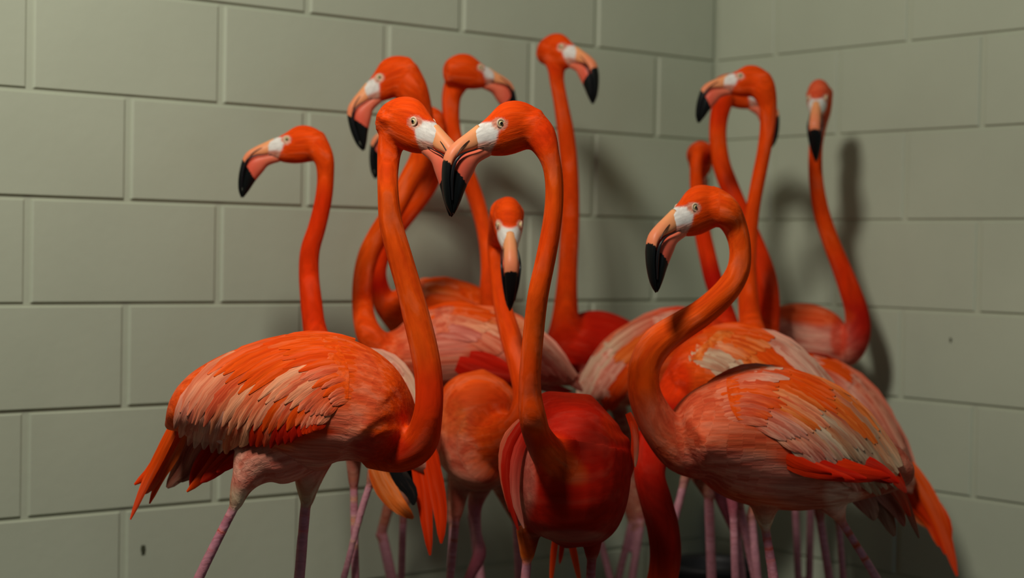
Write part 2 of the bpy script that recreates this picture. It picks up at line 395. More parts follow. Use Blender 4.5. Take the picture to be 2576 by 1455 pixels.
    for s in spots:
        x, y, rx, ry, c, st = s[:6]; ang = math.radians(s[6]) if len(s) > 6 else 0
        dx, dy = pr[:, 0]-x, pr[:, 1]-y
        a_, b_ = dx*math.cos(ang)+dy*math.sin(ang), -dx*math.sin(ang)+dy*math.cos(ang)
        q = np.sqrt((a_/rx)**2+(b_/ry)**2); wg = (1-sstep(q, .6, 1.15))*st
        cols = cols*(1-wg[:, None])+np.array(K[c])*wg[:, None]
    if head:
        L = co-O; hx, hy, hz = L@f/u, L@sd/u, L@up/u
        inh = (np.abs(hy) < 40) & (hx > -40) & (hz > -75) & (hz < 60)
        def ell(cx, cz, rx, rz, soft=.25):
            return 1-sstep(np.sqrt(((hx-cx)/rx)**2+((hz-cz)/rz)**2), 1-soft, 1+soft)
        post = ((hx+3)*58+(hz-3)*27)/64.0           # in front of the slanting line from the eye down to the gape
        front = sstep(post, 0, 5)*(1-sstep(hz-(6+.10*(hx-20)), -2, 2.5))*inh*(hx > -5)
        low = sstep(-hz, 24, 34)
        wh = front*(1-low); gp = front*low
        fringe = (1-sstep(hz, 8, 26))*sstep(hx, 12, 30)*inh*.45
        cols = cols*(1-fringe[:, None])+np.array(K['coral'])*fringe[:, None]
        ring = ell(2, -1, 13, 11, .15)*inh
        for wg, c in ((gp, 'pale'), (wh, 'white'), (ring, 'pale')):
            cols = cols*(1-wg[:, None])+np.array(K[c])*wg[:, None]
    paint(bme, cols); flow(bme, fl)
    bvh = BVHTree.FromPolygons([Vector(p) for p in co], [tuple(p.vertices) for p in bme.polygons])
    bme.vertices.foreach_set('co', (co-bvec).ravel()); bme.update()
    obj('body', bme, M_PLUME, root)
    # --- bill and eyes
    if head:
        Mx = Matrix(((f[0], sd[0], up[0], O[0]-bvec[0]), (f[1], sd[1], up[1], O[1]-bvec[1]), (f[2], sd[2], up[2], O[2]-bvec[2]), (0, 0, 0, 1)))@Matrix.Scale(head[3], 4)
        a = obj('upper_bill', ME_UP, None, root); a.matrix_local = Mx
        b = obj('lower_bill', ME_LO, None, root); b.matrix_local = Mx
        g = obj('gape_line', ME_GAPE, None, a)
        for s in (1, -1):
            e = obj('eye', ME_EYE, None, root); e.matrix_local = Mx@Matrix.Translation((0, s*22.5*U0, 0))
            p = obj('pupil', ME_PUP, None, e); p.matrix_local = Matrix.Translation((0, s*5.2*U0, 0))
            r_ = obj('eyelid', ME_RING, None, e); r_.matrix_local = Matrix.Translation((0, s*3.2*U0, 0))
    # --- feathers laid on the body
    def on_body(x, y, lift):
        q = P(x, y, 1)-CAM; qn = Vector(q).normalized()
        h = bvh.ray_cast(Vector(CAM), qn, 8)
        if h[0] is not None:
            p = np.array(h[0]); n = np.array(h[1])
            n = n if np.dot(n, -FW) > 0 else -n
            n = n*.6-FW*.4; return p+n/np.linalg.norm(n)*lift
        g = Vector(P(x, y, dep)); nr = bvh.find_nearest(g)[0]
        d = float(np.dot(np.array(nr)-CAM, FW)); d = min(max(d, dep-.05), dep+.05)
        return P(x, y, d)-FW*lift
    def blade(cl, wpx, c0, c1, lift0, lift1, parent, name, prof='covert', conform=True, d0=None, nk=7):
        cl = catmull(np.array(cl, float), 6); t = np.linspace(0, len(cl)-1, nk); idx = t.astype(int)
        fr = (t-idx)[:, None]; C_ = cl[idx]*(1-fr)+cl[np.minimum(idx+1, len(cl)-1)]*fr
        Tn = np.gradient(C_, axis=0); Tn /= np.linalg.norm(Tn, axis=1)[:, None]+1e-9
        V = []; cc = []; fv = []; sd_ = random.uniform(0, 40)
        for i in range(nk):
            s = i/(nk-1)
            if prof == 'covert': w_ = wpx*(.2+.8*math.sin(math.pi*min(s*.8, .5)))*(1-s**4*.86)*.5
            else: w_ = wpx*(.7+.3*math.sin(math.pi*min(s*1.3, .5)))*(1-s**3*.88)*.5
            nn = np.array([-Tn[i][1], Tn[i][0]]); lf = lift0+(lift1-lift0)*s
            for j, sg in enumerate((-1, -.5, 0, .5, 1)):
                x, y = C_[i]+nn*w_*sg; l2 = lf-.0014*sg*sg
                if conform: p = on_body(x, y, l2)
                else: p = P(x, y, d0+.012*sg*sg*(w_*d0/FPX/.02)*.3-l2)
                V.append(p-bvec); fv.append((s*1.3+sd_, sg*w_*dep/FPX*110+sd_, sd_))
                k = s**1.5; cc.append((np.array(K[c0])*(1-k)+np.array(K[c1])*k)*(1.08 if abs(sg) == 1 else (.97 if sg == 0 else 1)))
        F = [(i*5+j, i*5+j+1, (i+1)*5+j+1, (i+1)*5+j) for i in range(nk-1) for j in range(4)]
        me = mesh(name, V, F); paint(me, np.array(cc)); flow(me, fv); return obj(name, me, M_PLUME, parent)
    for W in wings:
        G = np.array(W['g'], float); ng, npt = G.shape[:2]
        gs = np.array([catmull(c, 6) for c in G]); L = gs.shape[1]
        def gp_(u_, v_):
            a = min(max(u_, 0), 1)*(L-1); i = int(a); fu = a-i; b = min(max(v_, 0), 1)*(ng-1); j = int(b); fv = b-j
            i2, j2 = min(i+1, L-1), min(j+1, ng-1)
            q = (gs[j, i]*(1-fu)+gs[j, i2]*fu)*(1-fv)+(gs[j2, i]*(1-fu)+gs[j2, i2]*fu)*fv
            if u_ > 1: q = q+(gs[j, -1]-gs[j, -3])*(u_-1)*(L-1)/2
            return q
        V = []; nu, nvv = 16, 10
        for j in range(nvv):
            for i in range(nu):
                V.append(on_body(*gp_(.12+.82*i/(nu-1), .03+.94*j/(nvv-1)), .0015)-bvec)
        F = [(j*nu+i, j*nu+i+1, (j+1)*nu+i+1, (j+1)*nu+i) for j in range(nvv-1) for i in range(nu-1)]
        me = mesh('wing', V, F); paint(me, np.tile(K[W.get('base', 'orange')], (len(V), 1))); flow(me, np.array(V)*60); wo = obj('wing', me, M_PLUME, root)
        rows = W['rows']      # (u0, u1, count, width px, [palette by v], tip palette)
        for ri, (u0, u1, cnt, wp, pal, tip) in enumerate(rows):
            cnt = int(cnt*1.45); wp *= .8; u1 += .03
            for k in range(cnt):
                v = (k+.5+random.uniform(-.2, .2))/cnt
                ua, ub = u0+random.uniform(-.02, .02), u1+random.uniform(-.035, .035)
                pl = pal[min(int(v*len(pal)), len(pal)-1)]; tp = tip[min(int(v*len(tip)), len(tip)-1)]
                pl = random.choice(pl.split('/')); tp = random.choice(tp.split('/'))
                cl = [gp_(ua+(ub-ua)*q/4, v) for q in range(5)]
                top = len(rows)-ri
                blade(cl, wp*random.uniform(.85, 1.15), pl, tp, -.001+.0006*top, .003+.0014*top, wo, 'feather')
    for bl in blades:
        cl, wp, c0, c1 = bl[:4]; d0 = bl[4] if len(bl) > 4 else dep
        blade(cl, wp, c0, c1, 0, 0, root, 'tail_feather' if len(bl) < 6 else bl[5], 'long', False, d0, 9)
    return root
# ------------------------------------------------------------------ the flock
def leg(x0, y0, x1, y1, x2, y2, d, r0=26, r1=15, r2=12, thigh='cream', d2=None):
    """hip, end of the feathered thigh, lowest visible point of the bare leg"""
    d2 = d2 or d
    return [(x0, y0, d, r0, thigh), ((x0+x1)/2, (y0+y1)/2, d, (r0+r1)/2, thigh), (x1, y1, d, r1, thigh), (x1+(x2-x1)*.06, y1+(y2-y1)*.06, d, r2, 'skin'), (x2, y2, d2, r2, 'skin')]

# front left bird (B)
flamingo('large front left flamingo with striped orange back and deep looped neck, facing right',
    (1043, 306, 2.58, 1.10, 'R', 38, 17),
    [(945, 1120, 2.66, 64, 'flame'), (1008, 1141, 2.64, 49, 'flame'), (1056, 1112, 2.62, 46, 'flame'), (1077, 1040, 2.6, 37, 'flame'), (1079, 960, 2.6, 36, 'flame'), (1067, 880, 2.6, 36, 'orange'), (1048, 800, 2.6, 35, 'orange'), (1030, 730, 2.6, 33, 'orange'),
     (1004, 640, 2.6, 32, 'orange'), (983, 560, 2.6, 30, 'orange'), (976, 480, 2.6, 27, 'orange'), (976, 420, 2.62, 28, 'hot'), (982, 368, 2.63, 33, 'hot'), (996, 328, 2.63, 43, 'hot')],
    [(455, 1055, 2.74, 22, 'salmon'), (520, 1015, 2.72, 80, 'salmon'), (600, 1005, 2.7, 125, 'orange'), (700, 1008, 2.68, 158, 'orange'), (800, 1012, 2.66, 172, 'orange'), (860, 1022, 2.66, 166, 'orange'), (905, 1040, 2.66, 150, 'orange'), (945, 1070, 2.66, 122, 'hot'), (980, 1108, 2.65, 80, 'flame'), (1003, 1132, 2.64, 50, 'flame')],
    [[(760, 1095, 2.66, 95, 'rose'), (705, 1130, 2.65, 92, 'rose'), (650, 1162, 2.64, 72, 'rose'), (618, 1205, 2.63, 38, 'pink'), (603, 1235, 2.63, 26, 'cream'), (593, 1268, 2.63, 18, 'cream'), (586, 1282, 2.63, 13, 'skin'), (500, 1455, 2.63, 14, 'skin')],
     [(790, 1120, 2.74, 70, 'rose'), (780, 1180, 2.74, 45, 'pink'), (774, 1220, 2.74, 32, 'cream'), (772, 1262, 2.74, 18, 'cream'), (768, 1280, 2.74, 14, 'skin'), (753, 1455, 2.74, 15, 'skin')]],
    2.68, rd=.105,
    spots=[(700, 1180, 150, 45, 'rose', .9, -8), (620, 1130, 60, 90, 'pink', .9), (840, 1130, 120, 50, 'rose', .75, -5), (900, 1030, 70, 70, 'coral', .6), (930, 960, 40, 90, 'coral', .5, -15), (960, 1130, 90, 45, 'red', .8),
           (760, 1085, 150, 30, 'flame', .95, -8), (600, 1110, 90, 25, 'red', .9), (870, 1060, 60, 30, 'salmon', .8), (560, 1120, 40, 40, 'white', .5)],
    wings=[dict(base='orange', g=[
        [(905, 850), (800, 840), (690, 853), (560, 902), (475, 985), (445, 1050)],
        [(915, 880), (800, 868), (690, 890), (590, 950), (520, 1035), (500, 1108)],
        [(920, 912), (830, 905), (740, 930), (655, 990), (606, 1060), (590, 1112)],
        [(915, 945), (850, 938), (790, 965), (730, 1010), (695, 1060), (680, 1105)],
        [(900, 980), (860, 975), (820, 1000), (790, 1035), (775, 1060), (760, 1085)],
        [(890, 1010), (865, 1010), (840, 1025), (825, 1045), (812, 1058), (800, 1070)]],
        rows=[(.62, 1.06, 16, 46, ['salmon', 'pink/orange', 'flame/peach', 'red', 'red'], ['pink', 'pale', 'peach/salmon', 'flame/red', 'red', 'flame']),
              (.40, .86, 15, 42, ['orange/peach', 'orange/salmon', 'hot/peach'], ['salmon', 'peach', 'orange/peach', 'salmon']),
              (.20, .62, 13, 40, ['orange/hot', 'hot/peach', 'orange'], ['orange', 'peach/orange', 'salmon']),
              (.02, .38, 11, 38, ['hot/orange', 'orange'], ['orange/hot', 'orange/salmon'])])],
    blades=[([(470, 1020), (425, 1110), (385, 1180), (338, 1220)], 40, 'orange', 'flame', 2.745), ([(455, 1040), (405, 1140), (365, 1220), (328, 1308)], 30, 'orange', 'flame', 2.735),
            ([(480, 1040), (440, 1140), (405, 1200), (376, 1268)], 30, 'amber', 'flame', 2.755), ([(470, 1060), (420, 1140), (390, 1215), (360, 1245)], 26, 'hot', 'salmon', 2.75),
            ([(510, 1070), (475, 1130), (450, 1190), (420, 1228)], 60, 'dusk', 'brown', 2.765), ([(540, 1080), (500, 1140), (475, 1190), (445, 1212)], 46, 'dusk', 'brown', 2.76),
            ([(620, 1085), (560, 1140), (520, 1190), (470, 1238)], 40, 'red', 'hot', 2.675), ([(650, 1090), (590, 1140), (540, 1185), (505, 1215)], 46, 'flame', 'red', 2.665), ([(580, 1080), (530, 1130), (495, 1180), (478, 1225)], 36, 'red', 'red', 2.685), ([(690, 1095), (630, 1130), (580, 1165), (545, 1190)], 40, 'flame', 'red', 2.655)])

# centre front bird seen from the front (F)
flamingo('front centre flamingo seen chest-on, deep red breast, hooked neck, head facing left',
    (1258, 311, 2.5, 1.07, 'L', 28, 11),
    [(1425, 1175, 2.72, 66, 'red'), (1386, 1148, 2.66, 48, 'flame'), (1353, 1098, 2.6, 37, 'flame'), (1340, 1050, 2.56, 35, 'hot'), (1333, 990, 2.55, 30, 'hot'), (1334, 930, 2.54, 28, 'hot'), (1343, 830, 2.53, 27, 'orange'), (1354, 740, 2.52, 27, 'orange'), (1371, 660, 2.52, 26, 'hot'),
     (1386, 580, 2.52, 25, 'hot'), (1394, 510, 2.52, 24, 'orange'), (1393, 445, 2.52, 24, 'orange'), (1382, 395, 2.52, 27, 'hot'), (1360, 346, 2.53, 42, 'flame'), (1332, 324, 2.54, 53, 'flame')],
    [(1470, 1028, 2.8, 98, 'flame', .085), (1455, 1062, 2.8, 134, 'red', .12), (1442, 1120, 2.8, 146, 'red', .15), (1438, 1190, 2.79, 150, 'red', .155), (1436, 1255, 2.79, 142, 'deep', .15), (1432, 1310, 2.79, 124, 'deep', .13), (1428, 1345, 2.79, 92, 'deep', .1), (1425, 1362, 2.79, 50, 'deep', .06)],  # crimson breast, darker downward: underside shade put into the colour too
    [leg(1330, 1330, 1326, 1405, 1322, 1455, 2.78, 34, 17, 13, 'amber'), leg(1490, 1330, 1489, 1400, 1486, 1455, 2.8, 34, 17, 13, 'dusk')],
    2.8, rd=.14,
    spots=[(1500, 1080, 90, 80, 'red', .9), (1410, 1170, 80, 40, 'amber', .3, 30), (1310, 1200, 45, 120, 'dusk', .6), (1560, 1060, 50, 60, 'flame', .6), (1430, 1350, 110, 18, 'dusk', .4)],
    blades=[([(1310, 1060), (1272, 1110), (1264, 1190), (1282, 1290)], 24, 'salmon', 'deep', 2.73, 'wing_feather'), ([(1322, 1060), (1282, 1130), (1276, 1220), (1304, 1335)], 34, 'red', 'deep', 2.71, 'wing_feather'), ([(1330, 1080), (1300, 1150), (1296, 1250), (1318, 1330)], 30, 'red', 'dusk', 2.69, 'wing_feather'),
            ([(1590, 1060), (1600, 1110), (1600, 1150), (1598, 1176)], 15, 'flame', 'tan', 2.74, 'wing_feather'), ([(1580, 1040), (1598, 1090), (1592, 1160), (1572, 1240)], 22, 'flame', 'red', 2.76, 'wing_feather'),
            ([(1400, 1340), (1392, 1400), (1385, 1480)], 18, 'flame', 'hot', 2.98), ([(1432, 1340), (1445, 1400), (1462, 1480)], 20, 'flame', 'hot', 2.97), ([(1418, 1340), (1412, 1390), (1408, 1420)], 14, 'red', 'flame', 2.99)])

# front right bird (M)
flamingo('large front right flamingo, tan-tipped orange wing over red, neck bent in an S',
    (1746, 522, 2.76, 1.08, 'L', 36, 13),
    [(1790, 1110, 2.86, 110, 'coral'), (1725, 1120, 2.85, 78, 'coral'), (1672, 1085, 2.84, 55, 'coral'), (1636, 1030, 2.83, 46, 'coral'), (1619, 975, 2.82, 41, 'orange'), (1624, 915, 2.82, 41, 'orange'), (1656, 862, 2.82, 42, 'orange'), (1712, 822, 2.82, 38, 'orange'), (1768, 786, 2.81, 35, 'orange'), (1822, 738, 2.8, 33, 'orange'), (1856, 684, 2.8, 30, 'orange'), (1862, 625, 2.8, 28, 'orange'), (1848, 570, 2.8, 32, 'orange'), (1822, 532, 2.79, 42, 'orange')],
    [(1720, 1115, 2.85, 72, 'coral'), (1780, 1098, 2.86, 125, 'coral'), (1860, 1098, 2.88, 165, 'coral'), (1950, 1104, 2.9, 177, 'coral'), (2040, 1124, 2.93, 164, 'coral'), (2110, 1145, 2.96, 128, 'dusk'), (2170, 1160, 2.98, 88, 'dusk'), (2215, 1170, 3.0, 52, 'brown'), (2245, 1180, 3.01, 20, 'brown')],
    [[(1930, 1200, 2.9, 60, 'dusk'), (1924, 1275, 2.88, 36, 'cream'), (1925, 1322, 2.88, 17, 'cream'), (1928, 1345, 2.88, 12, 'skin'), (1946, 1455, 2.88, 14, 'skin')],
     [(2080, 1200, 2.95, 85, 'rose'), (2095, 1260, 2.95, 45, 'pink'), (2112, 1300, 2.95, 18, 'pink'), (2128, 1330, 2.95, 11, 'skin'), (2205, 1455, 2.95, 12, 'skin')]],
    2.9, rd=.11,
    spots=[(1880, 1190, 190, 55, 'rose', .8, 12), (2040, 1240, 110, 50, 'dusk', .6, 5), (2120, 1240, 50, 60, 'pale', .8), (2080, 1170, 150, 42, 'flame', .95, 14), (1800, 1020, 70, 60, 'coral', .7), (1760, 1210, 80, 40, 'red', .5, 20)],
    wings=[dict(base='orange', g=[
        [(1780, 962), (1870, 926), (1970, 926), (2080, 968), (2165, 1030), (2246, 1140)],
        [(1775, 985), (1870, 955), (1970, 965), (2070, 1018), (2150, 1085), (2226, 1185)],
        [(1780, 1010), (1870, 990), (1960, 1012), (2045, 1062), (2115, 1125), (2180, 1208)],
        [(1800, 1040), (1870, 1028), (1940, 1048), (2010, 1090), (2065, 1135), (2110, 1190)],
        [(1830, 1065), (1880, 1062), (1925, 1078), (1965, 1105), (1995, 1128), (2020, 1145)]],
        rows=[(.60, 1.05, 15, 48, ['amber/tan', 'tan/cream', 'cream/pink'], ['tan', 'cream/tan', 'tan', 'pink', 'rose']),
              (.40, .85, 14, 42, ['orange/amber', 'amber/cream', 'peach'], ['amber/tan', 'cream/tan', 'pale/cream', 'rose']),
              (.20, .62, 13, 40, ['orange/hot', 'orange/amber', 'salmon'], ['orange/amber', 'amber/peach', 'peach/pink']),
              (.02, .38, 11, 40, ['orange/salmon', 'salmon'], ['orange/pale', 'orange', 'salmon/orange'])])],
    blades=[([(1890, 1075), (1950, 1125), (2010, 1165), (2090, 1190)], 44, 'flame', 'red', 2.787, 'wing_feather'), ([(1925, 1100), (1975, 1150), (2040, 1185), (2120, 1200)], 50, 'flame', 'red', 2.79, 'wing_feather'), ([(1960, 1115), (2030, 1165), (2100, 1190), (2180, 1205)], 55, 'red', 'red', 2.8, 'wing_feather'), ([(2020, 1130), (2090, 1170), (2160, 1190), (2240, 1200)], 60, 'flame', 'red', 2.815, 'wing_feather'), ([(2080, 1130), (2140, 1160), (2200, 1180), (2262, 1215)], 60, 'red', 'red', 2.84, 'wing_feather'), ([(2140, 1120), (2195, 1150), (2235, 1180), (2280, 1240)], 56, 'flame', 'deep', 2.87, 'wing_feather'), ([(2190, 1120), (2235, 1190), (2275, 1260), (2312, 1355)], 34, 'flame', 'brown', 2.96), ([(2150, 1190), (2190, 1240), (2225, 1290), (2250, 1350)], 60, 'brown', 'brown', 2.98), ([(2130, 1200), (2165, 1245), (2190, 1280), (2200, 1310)], 60, 'dusk', 'brown', 2.965), ([(2180, 1190), (2220, 1240), (2255, 1280), (2275, 1325)], 48, 'dusk', 'dusk', 2.97), ([(2170, 1150), (2225, 1200), (2265, 1250), (2290, 1300)], 36, 'brown', 'flame', 2.95),
            ([(1960, 1110), (2010, 1165), (2070, 1190), (2150, 1208)], 50, 'flame', 'red', 2.795), ([(2020, 1130), (2080, 1175), (2140, 1195), (2215, 1205)], 55, 'flame', 'deep', 2.815), ([(2090, 1140), (2150, 1175), (2200, 1195), (2245, 1215)], 45, 'red', 'deep', 2.85)])

# left bird in profile (A)
flamingo('flamingo with the leftmost head, in profile, mottled red neck rising behind a striped back',
    (722, 351, 3.20, .985, 'L', 3, 0),
    [(880, 960, 3.12, 90, 'orange'), (815, 905, 3.14, 50, 'hot'), (793, 835, 3.16, 31, 'flame'), (783, 760, 3.18, 28, 'flame'), (777, 690, 3.20, 26, 'flame'), (780, 630, 3.20, 25, 'flame'), (798, 570, 3.20, 23, 'flame'), (814, 500, 3.20, 22, 'flame'), (819, 440, 3.20, 22, 'hot'), (813, 395, 3.20, 27, 'hot')],
    [(800, 910, 3.030, 45, 'orange'), (850, 965, 3.090, 95, 'orange'), (915, 1010, 3.070, 118, 'pink'), (975, 1050, 3.050, 118, 'pale'), (1025, 1100, 3.030, 88, 'pale'), (1060, 1150, 3.010, 50, 'salmon'), (1080, 1185, 3.010, 22, 'flame')],
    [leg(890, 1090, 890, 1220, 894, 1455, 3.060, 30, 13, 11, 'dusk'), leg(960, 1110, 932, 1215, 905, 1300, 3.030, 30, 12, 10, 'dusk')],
    3.05, rd=.085, neckcol='flame',
    wings=[dict(base='pale', g=[
        [(900, 872), (960, 885), (1010, 925), (1048, 985), (1066, 1050), (1075, 1115)],
        [(885, 900), (935, 915), (975, 955), (1005, 1005), (1025, 1060), (1035, 1110)],
        [(870, 940), (905, 955), (935, 985), (960, 1025), (980, 1070), (990, 1110)]],
        rows=[(.5, 1.05, 6, 50, ['pale', 'pale/pink'], ['pale']), (.1, .65, 5, 50, ['pink', 'cream'], ['pale/cream'])])],
    blades=[([(1070, 1110), (1092, 1200), (1108, 1290), (1110, 1368)], 46, 'flame', 'flame', 2.950), ([(1045, 1120), (1062, 1220), (1072, 1300), (1082, 1398)], 44, 'flame', 'flame', 2.960), ([(1060, 1100), (1080, 1170), (1080, 1230), (1062, 1275)], 60, 'flame', 'red', 2.970),
            ([(985, 1160), (1010, 1205), (1035, 1240), (1040, 1272)], 44, 'black', 'black', 2.940, 'wing_feather'), ([(1000, 1165), (1030, 1200), (1045, 1230), (1048, 1262)], 30, 'black', 'black', 2.985, 'wing_feather'),
            ([(945, 1175), (968, 1225), (1000, 1270), (1040, 1305)], 58, 'amber', 'amber', 3.005, 'wing_feather')])

# second bird from left in profile (C)
flamingo('flamingo facing left, second head from the left, just above the front left bird',
    (955, 195, 3.32, 1.03, 'L', 6, 26),
    [(1010, 900, 3.38, 75, 'orange'), (955, 875, 3.36, 46, 'hot'), (924, 830, 3.35, 32, 'hot'), (912, 770, 3.41, 27, 'hot'), (913, 705, 3.40, 26, 'hot'), (926, 645, 3.39, 27, 'orange'), (950, 595, 3.38, 27, 'orange'), (978, 550, 3.37, 27, 'orange'), (1007, 498, 3.37, 27, 'orange'), (1034, 445, 3.37, 27, 'orange'), (1057, 398, 3.37, 27, 'orange'), (1068, 345, 3.36, 27, 'hot'), (1060, 290, 3.35, 30, 'hot'), (1036, 230, 3.34, 42, 'hot')],
    [(950, 872, 3.38, 36, 'orange'), (1000, 892, 3.39, 76, 'orange'), (1080, 890, 3.4, 108, 'salmon'), (1170, 882, 3.41, 112, 'salmon'), (1260, 888, 3.42, 100, 'flame'), (1330, 905, 3.43, 76, 'rose'), (1395, 930, 3.44, 45, 'rose'), (1445, 955, 3.45, 16, 'dusk')],
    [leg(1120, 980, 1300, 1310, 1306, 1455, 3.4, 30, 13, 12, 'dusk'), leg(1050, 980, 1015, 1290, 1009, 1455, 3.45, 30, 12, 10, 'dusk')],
    3.4, rd=.085,
    spots=[(1130, 860, 60, 40, 'rose', .7), (1140, 940, 90, 30, 'dusk', .6), (1230, 920, 70, 38, 'red', .95, 12)],
    wings=[dict(base='salmon', g=[
        [(1050, 785), (1130, 768), (1215, 778), (1300, 802), (1370, 850), (1425, 915)],
        [(1055, 820), (1125, 803), (1200, 815), (1270, 848), (1335, 890), (1395, 935)],
        [(1070, 850), (1120, 840), (1175, 852), (1220, 875), (1250, 895), (1280, 915)]],
        rows=[(.6, 1.06, 9, 40, ['pink', 'rose', 'salmon'], ['pink', 'rose', 'rose']), (.3, .75, 8, 42, ['amber/orange', 'peach', 'salmon'], ['peach', 'pink/salmon', 'salmon']), (.04, .45, 7, 42, ['orange', 'salmon', 'rose'], ['orange', 'peach', 'rose'])])],
    blades=[([(1150, 915), (1190, 930), (1240, 945), (1300, 955)], 56, 'red', 'deep', 3.295, 'wing_feather'), ([(1180, 900), (1225, 912), (1270, 930), (1320, 950)], 50, 'red', 'red', 3.30, 'wing_feather'), ([(1380, 900), (1420, 940), (1445, 965), (1466, 985)], 30, 'rose', 'dusk', 3.4), ([(1350, 950), (1390, 985), (1420, 1000), (1450, 1010)], 26, 'black', 'black', 3.42), ([(1330, 930), (1370, 970), (1400, 980), (1440, 985)], 30, 'dusk', 'red', 3.41)])

# hidden head, bill tip showing left of the front neck (N)
flamingo('flamingo with hidden head, black bill tip peeking left of the front bird\'s neck',
    (1025, 302, 3.58, 1.0, 'L', 0, 9),
    [(1010, 790, 3.62, 55, 'hot'), (972, 765, 3.6, 34, 'hot'), (953, 720, 3.58, 25, 'red'), (950, 670, 3.57, 24, 'flame'), (968, 620, 3.57, 24, 'flame'), (1000, 568, 3.57, 25, 'flame'), (1040, 515, 3.57, 26, 'hot'), (1077, 462, 3.57, 26, 'hot'), (1096, 410, 3.57, 25, 'hot'), (1098, 355, 3.58, 25, 'hot'), (1090, 315, 3.59, 30, 'hot')],
    [(970, 775, 3.60, 30, 'flame'), (1015, 778, 3.61, 62, 'hot'), (1080, 786, 3.64, 87, 'orange'), (1150, 792, 3.67, 87, 'orange'), (1205, 800, 3.70, 68, 'flame'), (1238, 815, 3.72, 32, 'flame')],
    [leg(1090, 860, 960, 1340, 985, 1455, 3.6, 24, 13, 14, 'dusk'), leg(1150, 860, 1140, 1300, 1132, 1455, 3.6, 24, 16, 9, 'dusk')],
    3.65, rd=.07,
    wings=[dict(base='orange', g=[
        [(1235, 770), (1190, 735), (1130, 706), (1070, 706), (1040, 720), (1025, 740)],
        [(1235, 790), (1190, 762), (1130, 735), (1080, 735), (1055, 752), (1040, 772)]],
        rows=[(.4, 1.0, 5, 34, ['orange', 'amber'], ['peach', 'pink']), (.05, .6, 5, 34, ['orange', 'hot'], ['orange/peach', 'amber'])])])

# D: top centre-left, facing right
flamingo('flamingo facing right, its pink bill just above the front centre bird\'s head',
    (1208, 170, 3.6, 1.0, 'R', -24, 2),
    [(1262, 870, 3.6, 60, 'hot'), (1240, 800, 3.57, 32, 'hot'), (1230, 735, 3.56, 24, 'hot'), (1229, 680, 3.57, 20, 'hot'), (1224, 620, 3.59, 19, 'hot'), (1215, 565, 3.61, 20, 'hot'), (1200, 510, 3.62, 21, 'hot'), (1180, 455, 3.62, 22, 'hot'), (1156, 395, 3.62, 23, 'hot'), (1140, 340, 3.62, 22, 'hot'), (1134, 290, 3.62, 22, 'hot'), (1136, 240, 3.62, 25, 'hot'), (1150, 203, 3.62, 32, 'hot')],
    [(1230, 860, 3.6, 40, 'hot'), (1280, 890, 3.61, 70, 'hot'), (1340, 930, 3.62, 62, 'hot'), (1390, 960, 3.62, 28, 'hot')],
    [leg(1280, 950, 1190, 1300, 1208, 1455, 3.72, 22, 14, 13, 'knee'), leg(1320, 960, 1500, 1320, 1535, 1455, 3.7, 22, 12, 10, 'dusk')],
    3.61, rd=.07, vox=.0042)

# E: facing the camera
flamingo('low-headed flamingo facing straight forward, white face band, bill hanging between two necks',
    (1281, 566, 3.02, 1.08, 'R', 86, 33),
    [(1245, 1110, 3.1, 80, 'orange'), (1300, 1075, 3.04, 42, 'hot'), (1322, 1010, 3.04, 33, 'hot'), (1315, 950, 3.06, 31, 'hot'), (1298, 890, 3.08, 29, 'hot'), (1280, 830, 3.1, 27, 'hot'), (1264, 770, 3.12, 23, 'hot'), (1254, 705, 3.14, 21, 'hot'), (1248, 650, 3.15, 21, 'hot'), (1250, 605, 3.15, 25, 'hot')],
    [(1212, 952, 3.17, 60, 'orange'), (1208, 985, 3.17, 94, 'orange'), (1205, 1040, 3.17, 108, 'orange'), (1203, 1100, 3.17, 112, 'salmon'), (1203, 1155, 3.17, 104, 'dusk'), (1200, 1195, 3.17, 78, 'dusk'), (1195, 1220, 3.17, 45, 'dusk')],
    [leg(1160, 1190, 1148, 1300, 1132, 1455, 3.15, 34, 14, 11, 'rose'), [(1220, 1200, 3.22, 34, 'knee'), (1195, 1270, 3.22, 20, 'knee'), (1200, 1340, 3.22, 12, 'skin'), (1206, 1395, 3.22, 18, 'knee'), (1180, 1455, 3.22, 13, 'knee')]],
    3.17, rd=.11,
    spots=[(1240, 1030, 60, 60, 'hot', .6), (1140, 1060, 40, 60, 'amber', .5), (1150, 1130, 60, 40, 'salmon', .5)])

# H: tallest
flamingo('tallest flamingo, head highest of all, facing right, deep red body',
    (1413, 118, 3.7, 1.05, 'R', 44, 8),
    [(1440, 870, 3.86, 80, 'red'), (1424, 810, 3.82, 40, 'flame'), (1424, 760, 3.8, 30, 'hot'), (1428, 680, 3.78, 25, 'hot'), (1434, 560, 3.76, 24, 'hot'), (1433, 440, 3.75, 23, 'hot'), (1424, 340, 3.74, 22, 'hot'), (1411, 260, 3.73, 19, 'hot'), (1401, 205, 3.73, 19, 'hot'), (1398, 165, 3.73, 24, 'flame')],
    [(1395, 860, 3.86, 38, 'red'), (1435, 868, 3.87, 72, 'red'), (1490, 872, 3.88, 92, 'red'), (1550, 888, 3.88, 88, 'red'), (1610, 915, 3.88, 68, 'deep'), (1655, 945, 3.88, 30, 'red')],
    [leg(1470, 940, 1590, 1310, 1556, 1455, 3.8, 24, 12, 10, 'dusk'), leg(1540, 950, 1615, 1300, 1590, 1455, 3.8, 24, 12, 11, 'dusk')],
    3.87, rd=.085, vox=.0042)

